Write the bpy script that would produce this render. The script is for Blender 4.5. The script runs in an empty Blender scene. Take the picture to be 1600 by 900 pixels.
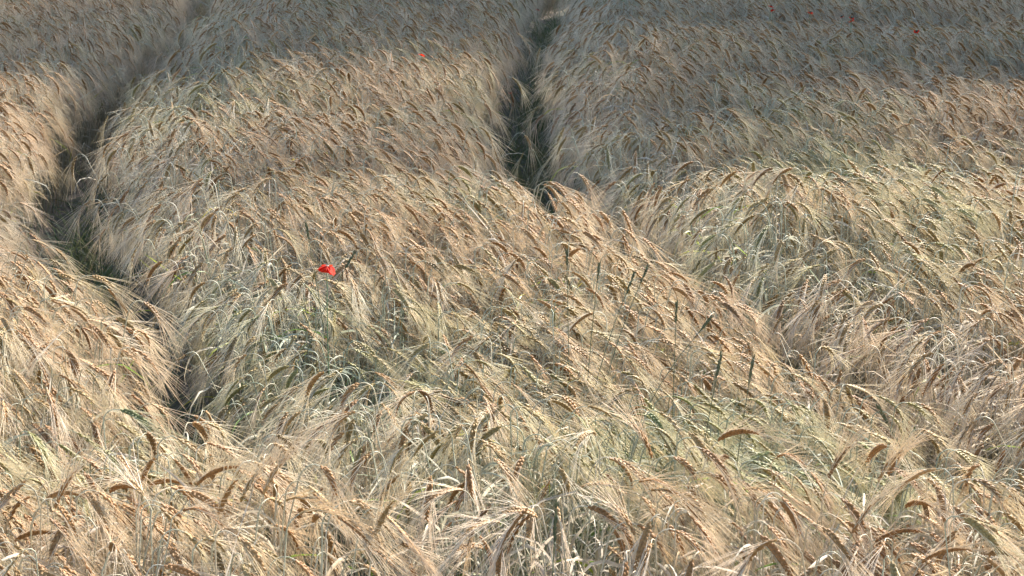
import bpy, math, random
import numpy as np
from mathutils import Vector, Matrix, Euler

RNG = np.random.default_rng(11)
random.seed(11)
scn = bpy.context.scene
COL = scn.collection

# ------------------------------------------------------------------ camera
CAM_H = 1.98          # eye height
CANOPY = 0.78         # height of the crop's top
FPX = 3000.0          # focal length in pixels of the 1600 px wide photograph
PITCH = math.atan(760.0 / FPX)
cam_d = bpy.data.cameras.new('camera')
cam = bpy.data.objects.new('camera', cam_d); COL.objects.link(cam)
cam_d.sensor_width = 36.0
cam_d.lens = 36.0 * FPX / 1600.0
cam_d.clip_start = 0.05; cam_d.clip_end = 2000
cam.location = (0, 0, CAM_H)
cam.rotation_euler = (math.pi / 2 - PITCH, 0, 0)
cam_d.dof.use_dof = True
cam_d.dof.focus_distance = 5.6
cam_d.dof.aperture_fstop = 30
scn.camera = cam

# ------------------------------------------------------------------ light
SUN_AZ = math.radians(40)     # to the right of straight ahead (the crop is back lit)
SUN_EL = math.radians(37)
world = bpy.data.worlds.new('World'); scn.world = world
world.use_nodes = True
nt = world.node_tree
sky = nt.nodes.new('ShaderNodeTexSky'); sky.sky_type = 'NISHITA'; sky.sun_disc = False
sky.sun_elevation = SUN_EL
sky.sun_rotation = SUN_AZ
bgn = nt.nodes['Background']; bgn.inputs['Strength'].default_value = 0.105
nt.links.new(sky.outputs[0], bgn.inputs['Color'])
sl = bpy.data.lights.new('sun', 'SUN'); sl.energy = 5.0; sl.angle = math.radians(0.9); sl.color = (1.0, 0.93, 0.85)
so = bpy.data.objects.new('sun', sl); COL.objects.link(so)
sdir = Vector((math.sin(SUN_AZ) * math.cos(SUN_EL), math.cos(SUN_AZ) * math.cos(SUN_EL), math.sin(SUN_EL)))
so.rotation_euler = sdir.to_track_quat('Z', 'Y').to_euler()
so.location = (5, 20, 15)
scn.view_settings.view_transform = 'Standard'
scn.view_settings.look = 'None'
scn.view_settings.gamma = 1
scn.view_settings.exposure = 2.05
scn.render.engine = 'CYCLES'
scn.cycles.max_bounces = 6
scn.cycles.diffuse_bounces = 3
scn.cycles.transmission_bounces = 3
scn.cycles.use_denoising = True

# ------------------------------------------------------------------ helpers
ST, CT = math.sin(PITCH), math.cos(PITCH)
def ground_pt(px, py, z=CANOPY):
    """photo pixel -> point at height z (only used to survey where things stand)"""
    a = (px - 800) / FPX; b = -(py - 450) / FPX
    d = Vector((a, CT + b * ST, -ST + b * CT))
    t = (z - CAM_H) / d.z
    return (d.x * t, d.y * t)

def project(x, y, z):
    zc = y * CT - (z - CAM_H) * ST
    yc = y * ST + (z - CAM_H) * CT
    return 800 + FPX * x / zc, 450 - FPX * yc / zc, zc

class MB:
    def __init__(s): s.v = []; s.f = []; s.m = []; s.n = 0
    def add(s, verts, faces, mat=0):
        s.v.append(np.asarray(verts, float)); n = s.n
        s.f += [tuple(i + n for i in f) for f in faces]
        s.m += [mat] * len(faces)
        s.n += len(verts)
    def mesh(s, name, mats, smooth=True):
        me = bpy.data.meshes.new(name)
        me.from_pydata(np.concatenate(s.v).tolist(), [], s.f)
        for m in mats: me.materials.append(m)
        if len(mats) > 1: me.polygons.foreach_set('material_index', s.m)
        if smooth: me.polygons.foreach_set('use_smooth', [True] * len(me.polygons))
        me.update()
        return me

def frames(P):
    P = np.asarray(P, float)
    T = np.gradient(P, axis=0); T /= np.linalg.norm(T, axis=1)[:, None] + 1e-12
    up = np.array([0, 1, 0.001]); N = []
    for t in T:
        n = up - t * up.dot(t); n /= np.linalg.norm(n) + 1e-12; N.append(n); up = n
    N = np.array(N); B = np.cross(T, N)
    return T, N, B

def tube(mb, P, R, sides, mat=0, cap=False):
    P = np.asarray(P, float); T, N, B = frames(P); k = len(P)
    R = np.broadcast_to(R, (k,))
    a = np.arange(sides) * 2 * math.pi / sides
    V = P[:, None, :] + R[:, None, None] * (np.cos(a)[None, :, None] * N[:, None, :] + np.sin(a)[None, :, None] * B[:, None, :])
    F = []
    for i in range(k - 1):
        for j in range(sides):
            F.append((i * sides + j, i * sides + (j + 1) % sides, (i + 1) * sides + (j + 1) % sides, (i + 1) * sides + j))
    if cap: F.append(tuple(reversed(range(sides)))); F.append(tuple(range((k - 1) * sides, k * sides)))
    mb.add(V.reshape(-1, 3), F, mat)

def ribbon(mb, P, W, twist, fold=0.25, mat=0, n0=None):
    """a leaf blade: a folded strip, three vertices across"""
    P = np.asarray(P, float); T, N, B = frames(P); k = len(P)
    V = []
    for i in range(k):
        a = twist[i]; s = math.cos(a) * N[i] + math.sin(a) * B[i]; u = np.cross(T[i], s)
        w = W[i] / 2
        V += [P[i] - s * w + u * w * fold, P[i], P[i] + s * w + u * w * fold]
    F = []
    for i in range(k - 1):
        for j in range(2):
            F.append((i * 3 + j, i * 3 + j + 1, i * 3 + 4 + j, i * 3 + 3 + j))
    mb.add(V, F, mat)

def link(name, me, parent=None):
    o = bpy.data.objects.new(name, me); COL.objects.link(o)
    if parent: o.parent = parent
    return o
def tag(o, label=None, cat=None, group=None, kind=None):
    if label: o['label'] = label
    if cat: o['category'] = cat
    if group: o['group'] = group
    if kind: o['kind'] = kind
    return o
def empty(name, loc=(0, 0, 0), rot=(0, 0, 0)):
    o = bpy.data.objects.new(name, None); COL.objects.link(o); o.location = loc; o.rotation_euler = rot
    o.empty_display_size = 0.05
    return o

# ------------------------------------------------------------------ materials
def new_mat(name):
    m = bpy.data.materials.new(name); m.use_nodes = True
    n = m.node_tree; n.nodes.clear()
    return m, n
def N_(n, t, **kw):
    x = n.nodes.new(t)
    for k, v in kw.items(): setattr(x, k, v)
    return x
def ramp(n, stops):
    r = n.nodes.new('ShaderNodeValToRGB'); e = r.color_ramp.elements
    while len(e) < len(stops): e.new(0.5)
    for q, (p, c) in zip(e, stops): q.position = p; q.color = (*c, 1)
    return r

def plant_mat(name, ripe, green, trans, rough, spec=0.5, green_bias=0.0, tint=None, fine=90.0):
    """ripe = colour stops picked by a random number per plant; greens come in patches of the field"""
    m, n = new_mat(name); L = n.links.new
    oi = N_(n, 'ShaderNodeObjectInfo'); geo = N_(n, 'ShaderNodeNewGeometry')
    rr = ramp(n, ripe); L(oi.outputs['Random'], rr.inputs[0])
    gr = ramp(n, green); L(oi.outputs['Random'], gr.inputs[0])
    no = N_(n, 'ShaderNodeTexNoise'); no.inputs['Scale'].default_value = 1.3; no.inputs['Detail'].default_value = 2
    L(geo.outputs['Position'], no.inputs['Vector'])
    # per-plant dice, decorrelated from the colour dice
    mul = N_(n, 'ShaderNodeMath', operation='MULTIPLY'); mul.inputs[1].default_value = 37.7; L(oi.outputs['Random'], mul.inputs[0])
    fr = N_(n, 'ShaderNodeMath', operation='FRACT'); L(mul.outputs[0], fr.inputs[0])
    at = N_(n, 'ShaderNodeAttribute', attribute_type='INSTANCER', attribute_name='green')
    s1 = N_(n, 'ShaderNodeMath', operation='MULTIPLY_ADD'); s1.inputs[1].default_value = 1.5; L(no.outputs[0], s1.inputs[0]); s1.inputs[2].default_value = -0.9 + green_bias
    s2 = N_(n, 'ShaderNodeMath', operation='ADD'); L(s1.outputs[0], s2.inputs[0]); L(at.outputs['Fac'], s2.inputs[1])
    s3 = N_(n, 'ShaderNodeMath', operation='MULTIPLY_ADD'); L(fr.outputs[0], s3.inputs[0]); s3.inputs[1].default_value = 0.7; s3.inputs[2].default_value = -0.22
    s4 = N_(n, 'ShaderNodeMath', operation='ADD', use_clamp=True); L(s2.outputs[0], s4.inputs[0]); L(s3.outputs[0], s4.inputs[1])
    mx = N_(n, 'ShaderNodeMix', data_type='RGBA'); L(s4.outputs[0], mx.inputs[0]); L(rr.outputs[0], mx.inputs[6]); L(gr.outputs[0], mx.inputs[7])
    # fine blotches along the tissue
    tc = N_(n, 'ShaderNodeTexCoord'); n2 = N_(n, 'ShaderNodeTexNoise'); n2.inputs['Scale'].default_value = fine; n2.inputs['Detail'].default_value = 3
    L(tc.outputs['Object'], n2.inputs['Vector'])
    vr = ramp(n, [(0.3, (0.68, 0.66, 0.62)), (0.7, (1.1, 1.1, 1.1))]); L(n2.outputs[0], vr.inputs[0])
    mm = N_(n, 'ShaderNodeMix', data_type='RGBA', blend_type='MULTIPLY'); mm.inputs[0].default_value = 1; L(mx.outputs[2], mm.inputs[6]); L(vr.outputs[0], mm.inputs[7])
    pb = N_(n, 'ShaderNodeBsdfPrincipled'); pb.inputs['Roughness'].default_value = rough
    pb.inputs['Specular IOR Level'].default_value = spec
    L(mm.outputs[2], pb.inputs['Base Color'])
    tr = N_(n, 'ShaderNodeBsdfTranslucent'); L(mm.outputs[2], tr.inputs['Color'])
    ms = N_(n, 'ShaderNodeMixShader'); ms.inputs[0].default_value = trans
    L(pb.outputs[0], ms.inputs[1]); L(tr.outputs[0], ms.inputs[2])
    out = N_(n, 'ShaderNodeOutputMaterial'); L(ms.outputs[0], out.inputs[0])
    return m

M_EAR = plant_mat('ear_grain', [(0.0, (0.27, 0.135, 0.045)), (0.3, (0.38, 0.21, 0.08)), (0.6, (0.33, 0.17, 0.065)), (0.85, (0.44, 0.28, 0.13)), (1.0, (0.22, 0.12, 0.05))],
                  [(0.0, (0.22, 0.23, 0.075)), (0.5, (0.34, 0.34, 0.14)), (1.0, (0.17, 0.20, 0.08))], 0.22, 0.55, 0.3, green_bias=-0.12, fine=160)
M_AWN = plant_mat('awn', [(0.0, (0.80, 0.665, 0.48)), (0.5, (0.86, 0.75, 0.595)), (1.0, (0.77, 0.645, 0.50))],
                  [(0.0, (0.70, 0.68, 0.48)), (1.0, (0.77, 0.75, 0.58))], 0.5, 0.42, 0.6, fine=12)
M_STEM = plant_mat('straw', [(0.0, (0.55, 0.42, 0.25)), (0.5, (0.62, 0.55, 0.42)), (1.0, (0.42, 0.35, 0.22))],
                   [(0.0, (0.24, 0.29, 0.19)), (1.0, (0.38, 0.41, 0.31))], 0.12, 0.5, 0.3, green_bias=0.2, fine=20)
M_LEAF = plant_mat('dry_leaf', [(0.0, (0.44, 0.36, 0.27)), (0.5, (0.56, 0.50, 0.41)), (1.0, (0.46, 0.34, 0.20))],
                   [(0.0, (0.22, 0.29, 0.20)), (1.0, (0.40, 0.42, 0.33))], 0.38, 0.6, 0.25, green_bias=0.05, fine=40)
M_GREEN = plant_mat('green_leaf', [(0.0, (0.12, 0.20, 0.04)), (0.5, (0.32, 0.38, 0.05)), (1.0, (0.55, 0.42, 0.06))],
                    [(0.0, (0.10, 0.20, 0.05)), (1.0, (0.25, 0.34, 0.06))], 0.45, 0.4, 0.5, fine=40)
PLANT_MATS = [M_EAR, M_AWN, M_STEM, M_LEAF, M_GREEN]

def simple_mat(name, col, rough=0.6, trans=0.0, noise=None, col2=None, bump=0.0, scale=20):
    m, n = new_mat(name); L = n.links.new
    pb = N_(n, 'ShaderNodeBsdfPrincipled'); pb.inputs['Roughness'].default_value = rough
    tc = N_(n, 'ShaderNodeTexCoord'); no = N_(n, 'ShaderNodeTexNoise'); no.inputs['Scale'].default_value = scale; no.inputs['Detail'].default_value = 6
    L(tc.outputs['Object'], no.inputs['Vector'])
    r = ramp(n, [(0.35, col), (0.65, col2 or col)]); L(no.outputs[0], r.inputs[0]); L(r.outputs[0], pb.inputs['Base Color'])
    if bump:
        b = N_(n, 'ShaderNodeBump'); b.inputs['Strength'].default_value = 0.8; b.inputs['Distance'].default_value = bump
        L(no.outputs[0], b.inputs['Height']); L(b.outputs[0], pb.inputs['Normal'])
    out = N_(n, 'ShaderNodeOutputMaterial')
    if trans:
        tr = N_(n, 'ShaderNodeBsdfTranslucent'); L(r.outputs[0], tr.inputs['Color'])
        ms = N_(n, 'ShaderNodeMixShader'); ms.inputs[0].default_value = trans
        L(pb.outputs[0], ms.inputs[1]); L(tr.outputs[0], ms.inputs[2]); L(ms.outputs[0], out.inputs[0])
    else: L(pb.outputs[0], out.inputs[0])
    return m
M_SOIL = simple_mat('soil', (0.10, 0.085, 0.06), 0.9, col2=(0.21, 0.17, 0.12), bump=0.02, scale=14)
M_RUT = simple_mat('packed_soil', (0.045, 0.05, 0.03), 0.9, col2=(0.10, 0.09, 0.055), bump=0.012, scale=22)
M_WEED = simple_mat('weed_blade', (0.06, 0.12, 0.05), 0.5, 0.35, col2=(0.20, 0.21, 0.10), scale=6)
M_PETAL = simple_mat('petal', (0.50, 0.012, 0.006), 0.85, 0.58, col2=(0.74, 0.06, 0.012), scale=60)
M_PSTEM = simple_mat('poppy_stem', (0.10, 0.16, 0.07), 0.6, 0.1, col2=(0.14, 0.2, 0.09), scale=30)
M_CENTRE = simple_mat('poppy_centre', (0.02, 0.02, 0.02), 0.6, col2=(0.08, 0.10, 0.05), scale=300)
M_GRASS = simple_mat('dark_grass', (0.06, 0.075, 0.035), 0.5, 0.25, col2=(0.14, 0.15, 0.075), scale=80)

# ------------------------------------------------------------------ the barley plant
def barley_parts(r, near=False):
    """returns dict part -> MB. The head droops towards local +X."""
    H = r.uniform(0.70, 0.80)
    kind = r.random()
    if kind < 0.93: b0, b1 = r.uniform(88, 138), r.uniform(132, 172)      # hooked over
    elif kind < 0.985: b0, b1 = r.uniform(15, 50), r.uniform(70, 115)      # half bent
    else: b0, b1 = r.uniform(2, 12), r.uniform(15, 40)                    # upright
    Lneck = r.uniform(0.035, 0.065); Lear = r.uniform(0.058, 0.094)
    bow = r.uniform(-8, 10)
    # one curve in the XZ plane, integrated from the angle off vertical
    def integ(p, segs):
        pts = [np.array(p, float)]; ang = []
        for L, a in segs:
            a = math.radians(a); p = pts[-1] + L * np.array([math.sin(a), 0, math.cos(a)]); pts.append(p); ang.append(a)
        return pts, ang
    ns = 6
    stem_segs = [((H - Lneck) / ns, bow * i / ns + 2 * r.uniform(-1, 1)) for i in range(ns)]
    nn = 5
    a_s = bow; neck = [(Lneck / nn, a_s + (b0 - a_s) * ((i + 1) / nn) ** 1.2) for i in range(nn)]
    pts, _ = integ((0, 0, 0), stem_segs + neck)
    stem = MB()
    P = np.array(pts); yj = np.cumsum(r.uniform(-0.004, 0.004, len(P))); P[:, 1] += yj - yj[0]
    R = np.linspace(0.0020, 0.0008, len(P))
    tube(stem, P, R, 5 if near else 4, 2)
    for hh in (0.3, 0.55):   # nodes on the straw
        i = int(hh * ns); q = P[i] * 0.6 + P[i + 1] * 0.4
        tube(stem, [q - [0, 0, .006], q, q + [0, 0, .006]], [.002, .0031, .002], 5, 2)
    # ear axis
    ne = 12
    E, A = integ(P[-1], [(Lear / ne, b0 + (b1 - b0) * ((i + .5) / ne) ** 0.8) for i in range(ne)])
    E = np.array(E); A = np.array([A[0]] + A)
    ear = MB(); awn = MB()
    roll = r.uniform(-1.0, 1.0)
    tube(ear, E, np.linspace(.0022, .0012, len(E)), 4, 0)
    ng = int(Lear / 0.0076)
    w_e = r.uniform(1.02, 1.3)
    nrows = 4 if r.random() < 0.5 else 3
    sides = 5 if near else 4
    for g in range(ng * 2):
        t = (g + 0.5) / (ng * 2) * (len(E) - 1); i = min(int(t), len(E) - 2); f = t - i
        c = E[i] * (1 - f) + E[i + 1] * f
        a = A[i + 1]; T = np.array([math.sin(a), 0, math.cos(a)])
        Nn = np.array([0, 1, 0]); Bb = np.cross(T, Nn)
        side = 1 if g % 2 else -1
        u = t / (len(E) - 1)
        taper = (0.62 + 0.55 * math.sin(math.pi * min(1, u * 1.05 + 0.12)))
        ro = roll + (0 if nrows == 3 else 0.35 * ((g // 2) % 2 * 2 - 1))
        S = (math.cos(ro) * Nn + math.sin(ro) * Bb) * side
        U = np.cross(T, S)
        out = math.radians(r.uniform(17, 23))
        D = T * math.cos(out) + S * math.sin(out)
        base = c + S * 0.0014
        gl = 0.0112 * taper; gr = 0.0026 * w_e * taper
        # spindle shaped grain, a little flattened
        pp = [base, base + D * gl * .3, base + D * gl * .62, base + D * gl]
        rr_ = [gr * .3, gr, gr * .8, gr * .1]
        tube(ear, pp, rr_, sides, 0)
        # awn
        for rep in range(1 + (g % 4 == 1) + (near and g % 4 == 2)):
            sp = math.radians(r.uniform(2, 16)); sp2 = r.uniform(-0.18, 0.18)
            Da = T * math.cos(sp) + S * math.sin(sp) + U * sp2
            Da /= np.linalg.norm(Da)
            La = r.uniform(0.08, 0.145) * (1.0 - 0.15 * u)
            b = base + D * gl * .95
            cv = S * r.uniform(-.004, .012) + U * r.uniform(-.006, .006) + np.array([0, 0, -0.009])
            q = [b, b + Da * La * .5 + cv * .3, b + Da * La + cv * 1.2]
            tube(awn, q, [0.00054, 0.00043, 0.00017], 3, 1)
    leaves = []
    for k in range(3 if r.random() < .6 else 4):
        mb = MB()
        h0 = r.uniform(0.38, 0.86) if k > 1 else r.uniform(0.74, 0.97)
        i = int(h0 * ns * .999); q = P[min(i, ns)] + 0
        az = r.uniform(-math.pi, math.pi); dx = np.array([math.cos(az), math.sin(az), 0])
        LL = r.uniform(0.12, 0.24); st = r.uniform(15, 60); en = r.uniform(110, 175) if r.random() < .75 else r.uniform(30, 80)
        n = 7; pts = [q]
        for j in range(n):
            an = math.radians(st + (en - st) * (j / (n - 1)) ** r.uniform(.5, 1.2))
            pts.append(pts[-1] + LL / n * (dx * math.sin(an) + np.array([0, 0, math.cos(an)])))
        tw = np.linspace(r.uniform(-.5, .5), r.uniform(-2.5, 2.5), n + 1)
        W = r.uniform(.0038, .0078) * np.array([.6, .95, 1, .95, .8, .6, .35, .05])
        ribbon(mb, pts, W, tw, r.uniform(.2, .7), 4 if r.random() < .05 else 3)
        leaves.append(mb)
    return dict(stem=stem, ear=ear, awn=awn, leaves=leaves, tip=(E[ne // 2], kind))

def merged(parts):
    mb = MB()
    for p in [parts['stem'], parts['ear'], parts['awn']] + parts['leaves']:
        n = mb.n
        mb.v += p.v; mb.f += [tuple(i + n for i in f) for f in p.f]; mb.m += p.m; mb.n += p.n
    return mb

# ------------------------------------------------------------------ wheel tracks
LEFT_PX = [(330, -40), (290, 10), (215, 70), (165, 112), (115, 165), (90, 215), (108, 268), (165, 335), (240, 410), (322, 500), (425, 612), (550, 705), (720, 785), (1000, 850), (1400, 920)]
RIGHT_PX = [(868, -60), (852, 0), (828, 70), (808, 130), (812, 185), (850, 236), (940, 290), (1060, 345), (1200, 405), (1380, 485), (1600, 585), (1900, 700)]
def smooth_track(px, z=CANOPY):
    P = np.array([ground_pt(*p, z=z) for p in px])
    s = np.r_[0, np.cumsum(np.linalg.norm(np.diff(P, axis=0), axis=1))]
    u = np.linspace(0, s[-1], 260)
    Q = np.c_[np.interp(u, s, P[:, 0]), np.interp(u, s, P[:, 1])]
    k = np.hanning(23); k /= k.sum()
    pad = np.r_[np.repeat(Q[:1], 11, 0), Q, np.repeat(Q[-1:], 11, 0)]
    pad[:11] = Q[0] + (Q[0] - Q[1]) * np.arange(11, 0, -1)[:, None]; pad[-11:] = Q[-1] + (Q[-1] - Q[-2]) * np.arange(1, 12)[:, None]
    Q = np.c_[np.convolve(pad[:, 0], k, 'valid'), np.convolve(pad[:, 1], k, 'valid')]
    # straight on beyond the surveyed ends
    d = Q[0] - Q[12]; d /= np.linalg.norm(d)
    ang = math.atan2(d[1], d[0]); p = Q[0].copy(); far = []
    for i in range(80):
        p = p + .12 * np.array([math.cos(ang), math.sin(ang)]); ang -= .0135 * min(1, i / 20); far.append(p)
    return np.r_[np.array(far)[::-1], Q]
TRACKS = [smooth_track(LEFT_PX), smooth_track(RIGHT_PX)]
def track_dist(X):
    """distance to the nearest track centre and unit vector towards it"""
    best = np.full(len(X), 9.0); vec = np.zeros((len(X), 2)); which = np.zeros(len(X), int)
    for ti, T in enumerate(TRACKS):
        for c0 in range(0, len(X), 8000):
            x = X[c0:c0 + 8000]
            d = np.linalg.norm(x[:, None] - T[None], axis=2); j = d.argmin(1); dm = d[np.arange(len(x)), j]
            b = best[c0:c0 + 8000]; m = dm < b
            v = (T[j] - x) / (dm[:, None] + 1e-9)
            best[c0:c0 + 8000][m] = dm[m]; vec[c0:c0 + 8000][m] = v[m]; which[c0:c0 + 8000][m] = ti
    return best, vec, which

# ground
mb = MB(); 
mb.add([(-150, -40, 0), (150, -40, 0), (150, 260, 0), (-150, 260, 0)], [(0, 1, 2, 3)])
tag(link('ground', mb.mesh('ground', [M_SOIL])), 'bare brown soil under the barley field', kind='structure')
def strip(name, T, w, z, mat):
    mb = MB(); d = np.gradient(T, axis=0); d /= np.linalg.norm(d, axis=1)[:, None]; nrm = np.c_[-d[:, 1], d[:, 0]]
    V = []; F = []; offs = [-1, -.5, 0, .5, 1]; zs = [0, -.0, 0.002, 0, 0]
    for i in range(len(T)):
        for o, zz in zip(offs, zs):
            V.append((*(T[i] + nrm[i] * w * o * (1 + .08 * math.sin(i * .7 + o))), z + zz))
    for i in range(len(T) - 1):
        for j in range(4): F.append((i * 5 + j, (i + 1) * 5 + j, (i + 1) * 5 + j + 1, i * 5 + j + 1))
    mb.add(V, F)
    return link(name, mb.mesh(name, [mat]))
for T, lab in zip(TRACKS, ('bare tractor wheel track curving down the left side of the field', 'bare tractor wheel track curving through the middle of the field')):
    tag(strip('wheel_track', T, 0.34, 0.005, M_RUT), lab, kind='structure')

# ------------------------------------------------------------------ where the plants stand
def vnoise(X, s, seed):
    r = np.random.default_rng(seed); G = r.random((64, 64)); x = X[:, 0] * s + 20; y = X[:, 1] * s + 3
    i = np.floor(x).astype(int); j = np.floor(y).astype(int); fx = x - i; fy = y - j
    fx = fx * fx * (3 - 2 * fx); fy = fy * fy * (3 - 2 * fy); g = lambda a, b: G[a % 64, b % 64]
    return (g(i, j) * (1 - fx) + g(i + 1, j) * fx) * (1 - fy) + (g(i, j + 1) * (1 - fx) + g(i + 1, j + 1) * fx) * fy - 0.5
# green, shorter hollows in the crop: photo pixel, half sizes in metres (x, y), strength
HOLLOWS = [(560, 470, .28, .5, .8), (930, 535, .42, .40, 1), (1250, 590, .45, .32, 1), (1150, 350, .3, .5, .8), (100, 595, .32, .28, .9), (1330, 215, .9, .7, .7),
           (130, 310, .22, .35, .9), (1520, 300, .4, .6, .6), (330, 720, .2, .12, .3), (430, 380, .3, .4, .5), (880, 840, .5, .12, .5), (1500, 560, .25, .3, .8), (640, 400, .2, .4, .5),
           (900, 210, .3, .5, .5), (640, 300, .3, .4, .5), (1080, 180, .4, .6, .3), (330, 130, .4, .8, .5),
           (1185, 425, .16, .22, .8), (1370, 500, .2, .2, .6), (1560, 610, .2, .18, .8), (700, 700, .35, .12, .35), (1420, 760, .2, .14, .4)]
HC = [(*ground_pt(a, b), sx, sy, st) for a, b, sx, sy, st in HOLLOWS]
def hollow(X):
    h = np.zeros(len(X))
    for x, y, sx, sy, st in HC:
        h = np.maximum(h, st * np.exp(-((X[:, 0] - x) / sx) ** 2 - ((X[:, 1] - y) / sy) ** 2))
    return h
Y0, Y1 = 3.02, 20.6
pts = []; y = Y0
while y < Y1:
    cell = 0.0385 if y < 13 else 0.05
    y += cell; w = 0.27 * y + 0.8
    n = int(2 * w / cell); xs = np.linspace(-w, w, n)
    pts.append(np.c_[xs, np.full(n, y)])
X = np.concatenate(pts); X += RNG.uniform(-.5, .5, X.shape) * .058
dist, tv, which = track_dist(X)
half = np.where(which == 0, np.interp(X[:, 1], [3.4, 4.3, 5.2, 6.2], [.18, .235, .29, .345]),
                np.interp(X[:, 1], [3.4, 5.3, 5.9, 6.4], [.19, .235, .27, .35])) + 0.05 * vnoise(X, 5, 4)
# the left track closes up nearest the camera
keep = dist > half
keep &= ~((RNG.random(len(X)) < 0.28) & (X[:, 1] < 4.3))
keep &= ~((RNG.random(len(X)) < 0.25) & (dist < half + .05))
X = X[keep]; dist = dist[keep]; tv = tv[keep]; half = half[keep]
NP = len(X)
edge = np.clip(1 - (dist - half) / 0.30, 0, 1)
hol = hollow(X)
wind = np.radians(-16 + 45 * vnoise(X, .7, 9) + 32 * vnoise(X, 2.2, 8)) + RNG.normal(0, .42, NP)
back = RNG.random(NP) < 0.08
wind[back] += RNG.uniform(1.6, 4.6, back.sum())
to_track = np.arctan2(tv[:, 1], tv[:, 0]) + RNG.normal(0, .6, NP)
use = RNG.random(NP) < edge * 0.9
phi = np.where(use, to_track, wind)
tilt = np.radians(np.clip(RNG.normal(5, 4, NP), -4, 16)) + np.where(use, np.radians(5) * edge, 0) + np.radians(10) * (RNG.random(NP) < .06)
szz = 1.0 + RNG.normal(0, .035, NP) + 0.08 * vnoise(X, 1.6, 5) + 0.22 * vnoise(X * [.45, 1.5], 1, 12) + 0.05 * vnoise(X, 5, 6) - 0.17 * hol
szz = np.minimum(szz, 1.10)
szz *= np.where(RNG.random(NP) < .14, RNG.uniform(.72, .92, NP), 1)
front = np.clip((4.05 - X[:, 1]) / .5, 0, 1)        # the crop is younger along its front edge
green = 0.07 + 0.14 * front + 0.82 * hol + 0.08 * edge * use + 0.12 * vnoise(X, 3, 3)

NV = 44
r = np.random.default_rng(5)
VAR = [barley_parts(r) for _ in range(NV)]
lib = bpy.data.collections.new('barley_library')      # not linked to the scene: source meshes only
for i, v in enumerate(VAR):
    me = merged(v).mesh('barley_%02d' % i, PLANT_MATS)
    lib.objects.link(bpy.data.objects.new('barley_source_%02d' % i, me))
var = RNG.integers(0, NV, NP)
rxx = RNG.normal(0, .07, NP)

# nearest 300 plants whose heads are in the frame become objects of their own
headz = CANOPY * szz * .98
hx = X[:, 0] + np.cos(phi) * (np.sin(tilt) * headz + .05); hy = X[:, 1] + np.sin(phi) * (np.sin(tilt) * headz + .05); hz = headz * np.cos(tilt) - .03
px, py, zc = project(hx, hy, hz)
inside = (px > 6) & (px < 1594) & (py > 8) & (py < 893)
order = np.argsort(np.where(inside, zc, 99))
NIND = 300
own = order[:NIND]
is_own = np.zeros(NP, bool); is_own[own] = True

def make_field(idx):
    me = bpy.data.meshes.new('barley_field')
    me.vertices.add(len(idx))
    co = np.c_[X[idx], np.zeros(len(idx))].astype(np.float32)
    me.vertices.foreach_set('co', co.ravel())
    def att(nm, typ, data, fld='value'):
        a = me.attributes.new(nm, typ, 'POINT'); a.data.foreach_set(fld, np.ascontiguousarray(data).ravel())
    att('variant', 'INT', var[idx].astype(np.int32))
    att('rot', 'FLOAT_VECTOR', np.c_[rxx[idx], tilt[idx], phi[idx]].astype(np.float32), 'vector')
    att('scl', 'FLOAT_VECTOR', np.c_[np.ones(len(idx)), np.ones(len(idx)), szz[idx]].astype(np.float32), 'vector')
    att('green', 'FLOAT', green[idx].astype(np.float32))
    me.update()
    o = link('barley_field', me)
    ng = bpy.data.node_groups.new('plant_barley', 'GeometryNodeTree')
    ng.interface.new_socket('Geometry', in_out='INPUT', socket_type='NodeSocketGeometry')
    ng.interface.new_socket('Geometry', in_out='OUTPUT', socket_type='NodeSocketGeometry')
    n = ng.nodes; L = ng.links.new
    gi = n.new('NodeGroupInput'); go = n.new('NodeGroupOutput')
    ci = n.new('GeometryNodeCollectionInfo'); ci.inputs['Collection'].default_value = lib
    ci.inputs['Separate Children'].default_value = True; ci.inputs['Reset Children'].default_value = True
    ip = n.new('GeometryNodeInstanceOnPoints'); ip.inputs['Pick Instance'].default_value = True
    def na(nm, t):
        a = n.new('GeometryNodeInputNamedAttribute'); a.data_type = t; a.inputs['Name'].default_value = nm; return a.outputs['Attribute']
    er = n.new('FunctionNodeEulerToRotation')
    L(na('rot', 'FLOAT_VECTOR'), er.inputs[0])
    L(gi.outputs[0], ip.inputs['Points']); L(ci.outputs[0], ip.inputs['Instance'])
    L(na('variant', 'INT'), ip.inputs['Instance Index']); L(er.outputs[0], ip.inputs['Rotation']); L(na('scl', 'FLOAT_VECTOR'), ip.inputs['Scale'])
    L(ip.outputs[0], go.inputs[0])
    md = o.modifiers.new('plants', 'NODES'); md.node_group = ng
    return o
fld = make_field(np.where(~is_own)[0])
tag(fld, 'ripe bearded barley crop filling the field behind the front plants', 'barley', kind='stuff')

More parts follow.
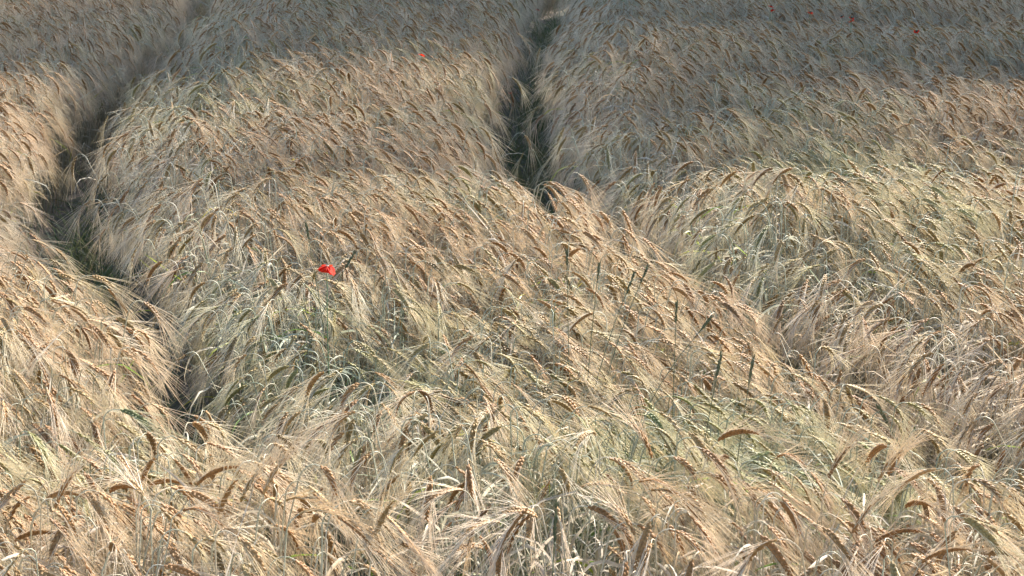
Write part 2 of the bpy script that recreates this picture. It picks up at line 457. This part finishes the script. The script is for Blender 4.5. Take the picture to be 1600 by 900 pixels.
# own plants: a prototype per variant, copies in a loop
NPROT = 24
r = np.random.default_rng(21)
PROTO = []
for i in range(NPROT):
    v = barley_parts(r, near=True)
    e = bpy.data.objects.new('barley_plant', None); e.empty_display_size = .05
    st = bpy.data.objects.new('stem', v['stem'].mesh('stem', [M_STEM])); st.parent = e
    er = bpy.data.objects.new('ear', v['ear'].mesh('ear', [M_EAR])); er.parent = e
    aw = bpy.data.objects.new('awns', v['awn'].mesh('awns', [M_AWN])); aw.parent = er
    ch = [st, er]
    for l in v['leaves']:
        lf = bpy.data.objects.new('leaf', l.mesh('leaf', [M_GREEN if l.m[0] == 4 else M_LEAF])); lf.parent = e; ch.append(lf)
    PROTO.append((e, ch, aw, v['tip'][1], [l.m[0] for l in v['leaves']]))
OWN = []
for k, idx in enumerate(own):
    e0, ch, aw, kd, lm = PROTO[k % NPROT]
    e = e0.copy(); COL.objects.link(e)
    e.location = (X[idx, 0], X[idx, 1], 0); e.rotation_euler = (rxx[idx], tilt[idx], phi[idx]); e.scale = (1, 1, szz[idx])
    for c0 in ch:
        c = c0.copy(); COL.objects.link(c); c.parent = e
        if c0.name.startswith('ear'):
            a = aw.copy(); COL.objects.link(a); a.parent = c
    OWN.append((e, idx, kd, 4 in lm))
for e0, ch, aw, kd, lm in PROTO:
    for o in [aw] + ch + [e0]: bpy.data.objects.remove(o)
# labels: look first, then where along the front of the field
def ordinal(n):
    return {1: 'first', 2: 'second', 3: 'third'}.get(n, '%d%s' % (n, 'th' if 10 <= n % 100 <= 20 else {1: 'st', 2: 'nd', 3: 'rd'}.get(n % 10, 'th')))
buckets = {}
for e, idx, kd, gl in OWN:
    x, y = px[idx], py[idx]
    look = 'upright' if kd >= .985 else 'half bent' if kd >= .93 else 'hooked'
    way = 'leaning left' if math.cos(phi[idx]) < -.35 else 'leaning right' if math.cos(phi[idx]) > .35 else ('leaning away' if math.sin(phi[idx]) > 0 else 'leaning forward')
    row = 'bottom edge' if y > 850 else 'second row' if y > 790 else 'third row'
    col = ['far left', 'left half', 'middle', 'right half', 'far right'][min(4, int(x / 320))]
    buckets.setdefault((look, way, row, col, gl), []).append((x, e))
for (look, way, row, col, gl), L_ in buckets.items():
    L_.sort(key=lambda q: q[0])
    for i, (x, e) in enumerate(L_):
        o = '' if len(L_) == 1 else ', ' + ordinal(i + 1) + ' such from the left'
        tag(e, '%s barley head %s%s, %s, %s%s' % (look, way,  ' green-leaved' if gl else '', row, col, o), 'barley plant', 'barley plants along the front of the field')

# ------------------------------------------------------------------ weeds in the wheel tracks
r = np.random.default_rng(3)
mb = MB()
for T in TRACKS:
    seg = np.linalg.norm(np.diff(T, axis=0), axis=1); cum = np.r_[0, np.cumsum(seg)]
    for k in range(6500):
        s = r.uniform(0, cum[-1]); c = np.array([np.interp(s, cum, T[:, 0]), np.interp(s, cum, T[:, 1])])
        if c[1] > 17 or abs(c[0]) > .24 * c[1] + .6: continue
        p = np.array([*(c + r.normal(0, .12, 2)), 0]); az = r.uniform(0, 6.28); d = np.array([math.cos(az), math.sin(az), 0])
        L_ = r.uniform(.06, .26) * (1 + .8 * (r.random() < .15)); n = 4; q = [p]; a0 = r.uniform(5, 30); a1 = r.uniform(40, 120)
        for j in range(n):
            a = math.radians(a0 + (a1 - a0) * j / (n - 1)); q.append(q[-1] + L_ / n * (d * math.sin(a) + np.array([0, 0, math.cos(a)])))
        ribbon(mb, q, r.uniform(.003, .008) * np.array([.7, 1, .9, .6, .05]), np.full(5, r.uniform(0, 3)), .4)
tag(link('grass', mb.mesh('grass', [M_WEED])), 'low green grass weeds growing in the wheel tracks', 'grass', kind='stuff')

# ------------------------------------------------------------------ poppies
def petal_mesh(r, size, open_deg, cup, ruffle):
    """one broad petal, attached at the origin, growing along +X and rising with Z"""
    nu, nv = 9, 11; V = []; F = []
    for i in range(nu):
        u = i / (nu - 1)
        for j in range(nv):
            v = j / (nv - 1) * 2 - 1
            w = size * (0.12 + 0.92 * math.sin(u * 1.9) ** .8) * .62
            rad = size * u * (1 - .22 * v * v)
            a = math.radians(open_deg) - cup * u
            x = rad * math.cos(a); z = rad * math.sin(a) + ruffle * size * u * math.sin(v * 7 + 1.3) * .5
            z += size * .30 * cup * (v * v) * u * .7
            V.append((x + r.normal(0, .0004), v * w, z + r.normal(0, .0004) * u))
    for i in range(nu - 1):
        for j in range(nv - 1): F.append((i * nv + j, i * nv + j + 1, (i + 1) * nv + j + 1, (i + 1) * nv + j))
    mb = MB(); mb.add(V, F)
    return mb
def poppy(name_px, height, size, tilt_deg, az, lab, seed, petals, sink=0.0):
    r = np.random.default_rng(seed)
    x, y = ground_pt(*name_px, z=height)
    e = empty('poppy', (x, y, 0)); tag(e, lab, 'poppy', 'poppies among the barley')
    mb = MB(); n = 10
    P = [np.array([.02 * math.sin(i * .5) * (1 - i / n), .012 * math.sin(i * .8) * (1 - i / n), height * i / n]) for i in range(n + 1)]
    tube(mb, P, np.linspace(.0022, .0013, n + 1), 6)
    link('stem', mb.mesh('stem', [M_PSTEM]), e)
    mb = MB(); tube(mb, [(0, 0, 0), (0, 0, .003), (0, 0, .009), (0, 0, .012), (0, 0, .0125)], [.001, .004, .0052, .0045, .0005], 10)
    for k in range(30):
        a = r.uniform(0, 6.28); d = np.array([math.cos(a), math.sin(a), 0]); tube(mb, [d * .003 + [0, 0, .002], d * .009 + [0, 0, .009]], [.0003, .0006], 3)
    head = Matrix.Rotation(az, 4, 'Z') @ Matrix.Rotation(math.radians(tilt_deg), 4, 'Y')
    c = link('flower_centre', mb.mesh('flower_centre', [M_CENTRE]), e); c.matrix_local = Matrix.Translation((0, 0, height - (.012 if tilt_deg == 0 else 0))) @ head
    for (pa, op, cup, s) in petals:
        pm = petal_mesh(r, size * s, op, cup, .10)
        p = link('petal', pm.mesh('petal', [M_PETAL]), e)
        p.matrix_local = Matrix.Translation((0, 0, height)) @ head @ Matrix.Rotation(math.radians(pa), 4, 'Z')
    return e
# the near poppy is seen from the side, nodding, one petal folded down to the right
poppy((511, 415), .865, .026, 0, 0, 'open red poppy on a thin green stem standing alone amid the barley left of centre', 4,
      [(176, -4, .35, 1.0), (212, -16, .3, .95), (250, -26, .25, .85), (-12, -36, .25, 1.15), (-30, -34, .3, 1.0), (95, 0, .4, .8)])
small = [((658, 87), .84, 'single dark red poppy far back in the barley between the two wheel tracks', 40),
         ((840, 16), .62, 'tiny red poppy down inside the right hand wheel track at the top edge', 0),
         ((797, 146), .50, 'faint pink poppy low in the middle of the right hand wheel track', 90),
         ((1204, 11), .85, 'upper of two touching pale red poppies at the top of the field', 20),
         ((1208, 17), .83, 'lower of two touching pale red poppies at the top of the field', 130),
         ((1266, 21), .84, 'pinkish poppy near the top edge, alone between two poppy pairs', 60),
         ((1316, 27), .85, 'smallest and darkest red poppy bud, left of a poppy pair at top right', 200),
         ((1330, 29), .85, 'upper dark red poppy of the pair near the top right', 310),
         ((1331, 34), .83, 'lower red poppy of the pair near the top right', 150),
         ((1432, 50), .84, 'bright red poppy furthest right in the shaded barley', 250)]
for i, (p, h, lab, a) in enumerate(small):
    sz = .017 if i not in (2, 6) else .011
    poppy(p, h, sz, 25, math.radians(a), lab, 50 + i, [(0, 20, .2, 1), (90, 35, .2, .95), (180, 15, .3, 1), (270, 30, .2, .95)])

# ------------------------------------------------------------------ unseen trees added beyond the field to darken its far part
M_BARK = simple_mat('bark', (0.10, 0.075, 0.05), 0.9, col2=(0.2, 0.16, 0.11), bump=0.02, scale=9)
M_CROWN = simple_mat('tree_leaf', (0.05, 0.09, 0.025), 0.5, 0.3, col2=(0.09, 0.13, 0.04), scale=3)
def shade_tree(x, y, h, rad, nleaf, seed, lab, group='unseen trees added to shade the far field', cz=None, cv=None, thick=1.0):
    r = np.random.default_rng(seed); e = empty('shade_tree', (x, y, 0)); tag(e, lab, 'shade_tree', group)
    mb = MB(); n = 8
    P = np.array([[.15 * math.sin(i + seed), .12 * math.cos(i * 1.3), h * .8 * i / n] for i in range(n + 1)]); P[0, :2] = 0
    tube(mb, P, np.linspace(.22, .05, n + 1) * thick, 9)
    tips = []
    for k in range(16):
        i = r.integers(3, n); a = r.uniform(0, 6.28); L_ = rad * r.uniform(.5, .95)
        d = np.array([math.cos(a), math.sin(a), r.uniform(.2, .9)]); q = [P[i] + d * L_ * t + [0, 0, -.15 * L_ * t * t] for t in (0, .35, .7, 1)]
        tube(mb, q, np.array([.07, .05, .03, .012]) * thick, 6); tips += q[1:]
    link('trunk', mb.mesh('trunk', [M_BARK]), e)
    cz = cz or h * .64; cv = cv or h * .30
    cen = []
    while len(cen) < 70:
        p = r.uniform(-1, 1, 3)
        if (p ** 2).sum() < 1: cen.append(p * [rad, rad, cv] * .88 + [0, 0, cz])
    cen = np.array(cen + [t for t in tips]); ci = r.integers(0, len(cen), nleaf)
    C = cen[ci] + r.normal(0, .42, (nleaf, 3)) * r.uniform(.6, 1.9, (nleaf, 1))
    A = r.normal(size=(nleaf, 3)); A /= np.linalg.norm(A, axis=1)[:, None]; B = np.cross(A, r.normal(size=(nleaf, 3))); B /= np.linalg.norm(B, axis=1)[:, None]
    s = r.uniform(.05, .085, nleaf)[:, None]
    V = np.stack([C - A * s, C + B * s * .5, C + A * s, C - B * s * .5], 1).reshape(-1, 3)
    me = bpy.data.meshes.new('crown'); me.from_pydata(V.tolist(), [], np.arange(nleaf * 4).reshape(-1, 4).tolist()); me.materials.append(M_CROWN)
    link('crown', me, e)
shade_tree(7.0, 22.6, 15.6, 3.7, 50000, 1, 'unseen leafy shade caster added beyond the far left of the field, thinnest crown')
shade_tree(11.9, 22.1, 16.2, 3.8, 50000, 2, 'unseen leafy shade caster added beyond the middle of the field')
shade_tree(17.0, 21.5, 16.0, 3.7, 50000, 3, 'unseen leafy shade caster added beyond the right side of the field')


# ------------------------------------------------------------------ dark grass heads standing above the barley
def grass_stalk(p, h, Lh, lean, az, lab, seed):
    r = np.random.default_rng(seed); x, y = ground_pt(*p, z=h)
    d = np.array([math.cos(az), math.sin(az), 0]); n = 12
    P = [np.array([0, 0, 0.])]
    for i in range(n):
        a = math.radians(lean) * (i / n) ** 1.5; P.append(P[-1] + h / n * (d * math.sin(a) + np.array([0, 0, math.cos(a)])))
    off = P[-1].copy()
    e = empty('grass_stalk', (x - off[0], y - off[1], 0)); tag(e, lab, 'grass', 'dark grass stalks rising out of the barley')
    mb = MB(); tube(mb, P, np.linspace(.0016, .0009, n + 1), 5); link('stem', mb.mesh('stem', [M_GRASS]), e)
    T = P[-1] - P[-2]; T /= np.linalg.norm(T)
    mb = MB(); tube(mb, [off, off + T * Lh * .12, off + T * Lh * .5, off + T * Lh * .85, off + T * Lh], [.0008, .0013, .0016, .0011, .0003], 6)
    S = np.cross(T, [0, 1, 0.1]); S /= np.linalg.norm(S); B = np.cross(T, S)
    for k in range(46):
        u = r.uniform(.03, .95); a = r.uniform(0, 6.28); s = S * math.cos(a) + B * math.sin(a); b = off + T * Lh * u + s * .0015
        tube(mb, [b, b + T * .004 + s * .0012, b + T * .0085 + s * .0018], [.0006, .0009, .0002], 3)
    link('seed_head', mb.mesh('seed_head', [M_GRASS]), e)
GS = [((866, 850), .86, .075, 3, 0, 'tall upright dark grass head at the bottom edge just right of centre'),
      ((933, 440), .86, .05, 8, .6, 'dark grass stalk above right of the frame middle, upright in ripe barley'),
      ((1001, 428), .86, .05, 30, .5, 'short slanting dark grass head in the bright centre of the field'),
      ((978, 450), .85, .06, 25, .3, 'slanting dark grass head left of a shorter one in the bright centre'),
      ((1092, 485), .85, .05, 45, .2, 'strongly slanted dark grass head right of the bright centre'),
      ((1119, 590), .84, .06, 12, .4, 'dark grass stalk in the green hollow right of centre'),
      ((886, 415), .86, .04, 4, 2, 'thin dark upright grass stalk at left of the bright centre'),
      ((1056, 505), .84, .05, 2, 1, 'upright dark grass stalk below the bright centre of the field'),
      ((539, 400), .86, .05, 35, .3, 'slanting dark grass stalk just right of the large poppy'),
      ((483, 375), .86, .05, -10, .2, 'dark grass stalk above left of the large poppy'),
      ((1170, 600), .85, .06, 10, .5, 'dark grass stalk right of the green hollow behind the front rise'),
      ((1390, 640), .84, .05, 35, 3.4, 'dark grass stalk slanting left near the right hand track')]
for i, g in enumerate(GS): grass_stalk(*g, 90 + i)
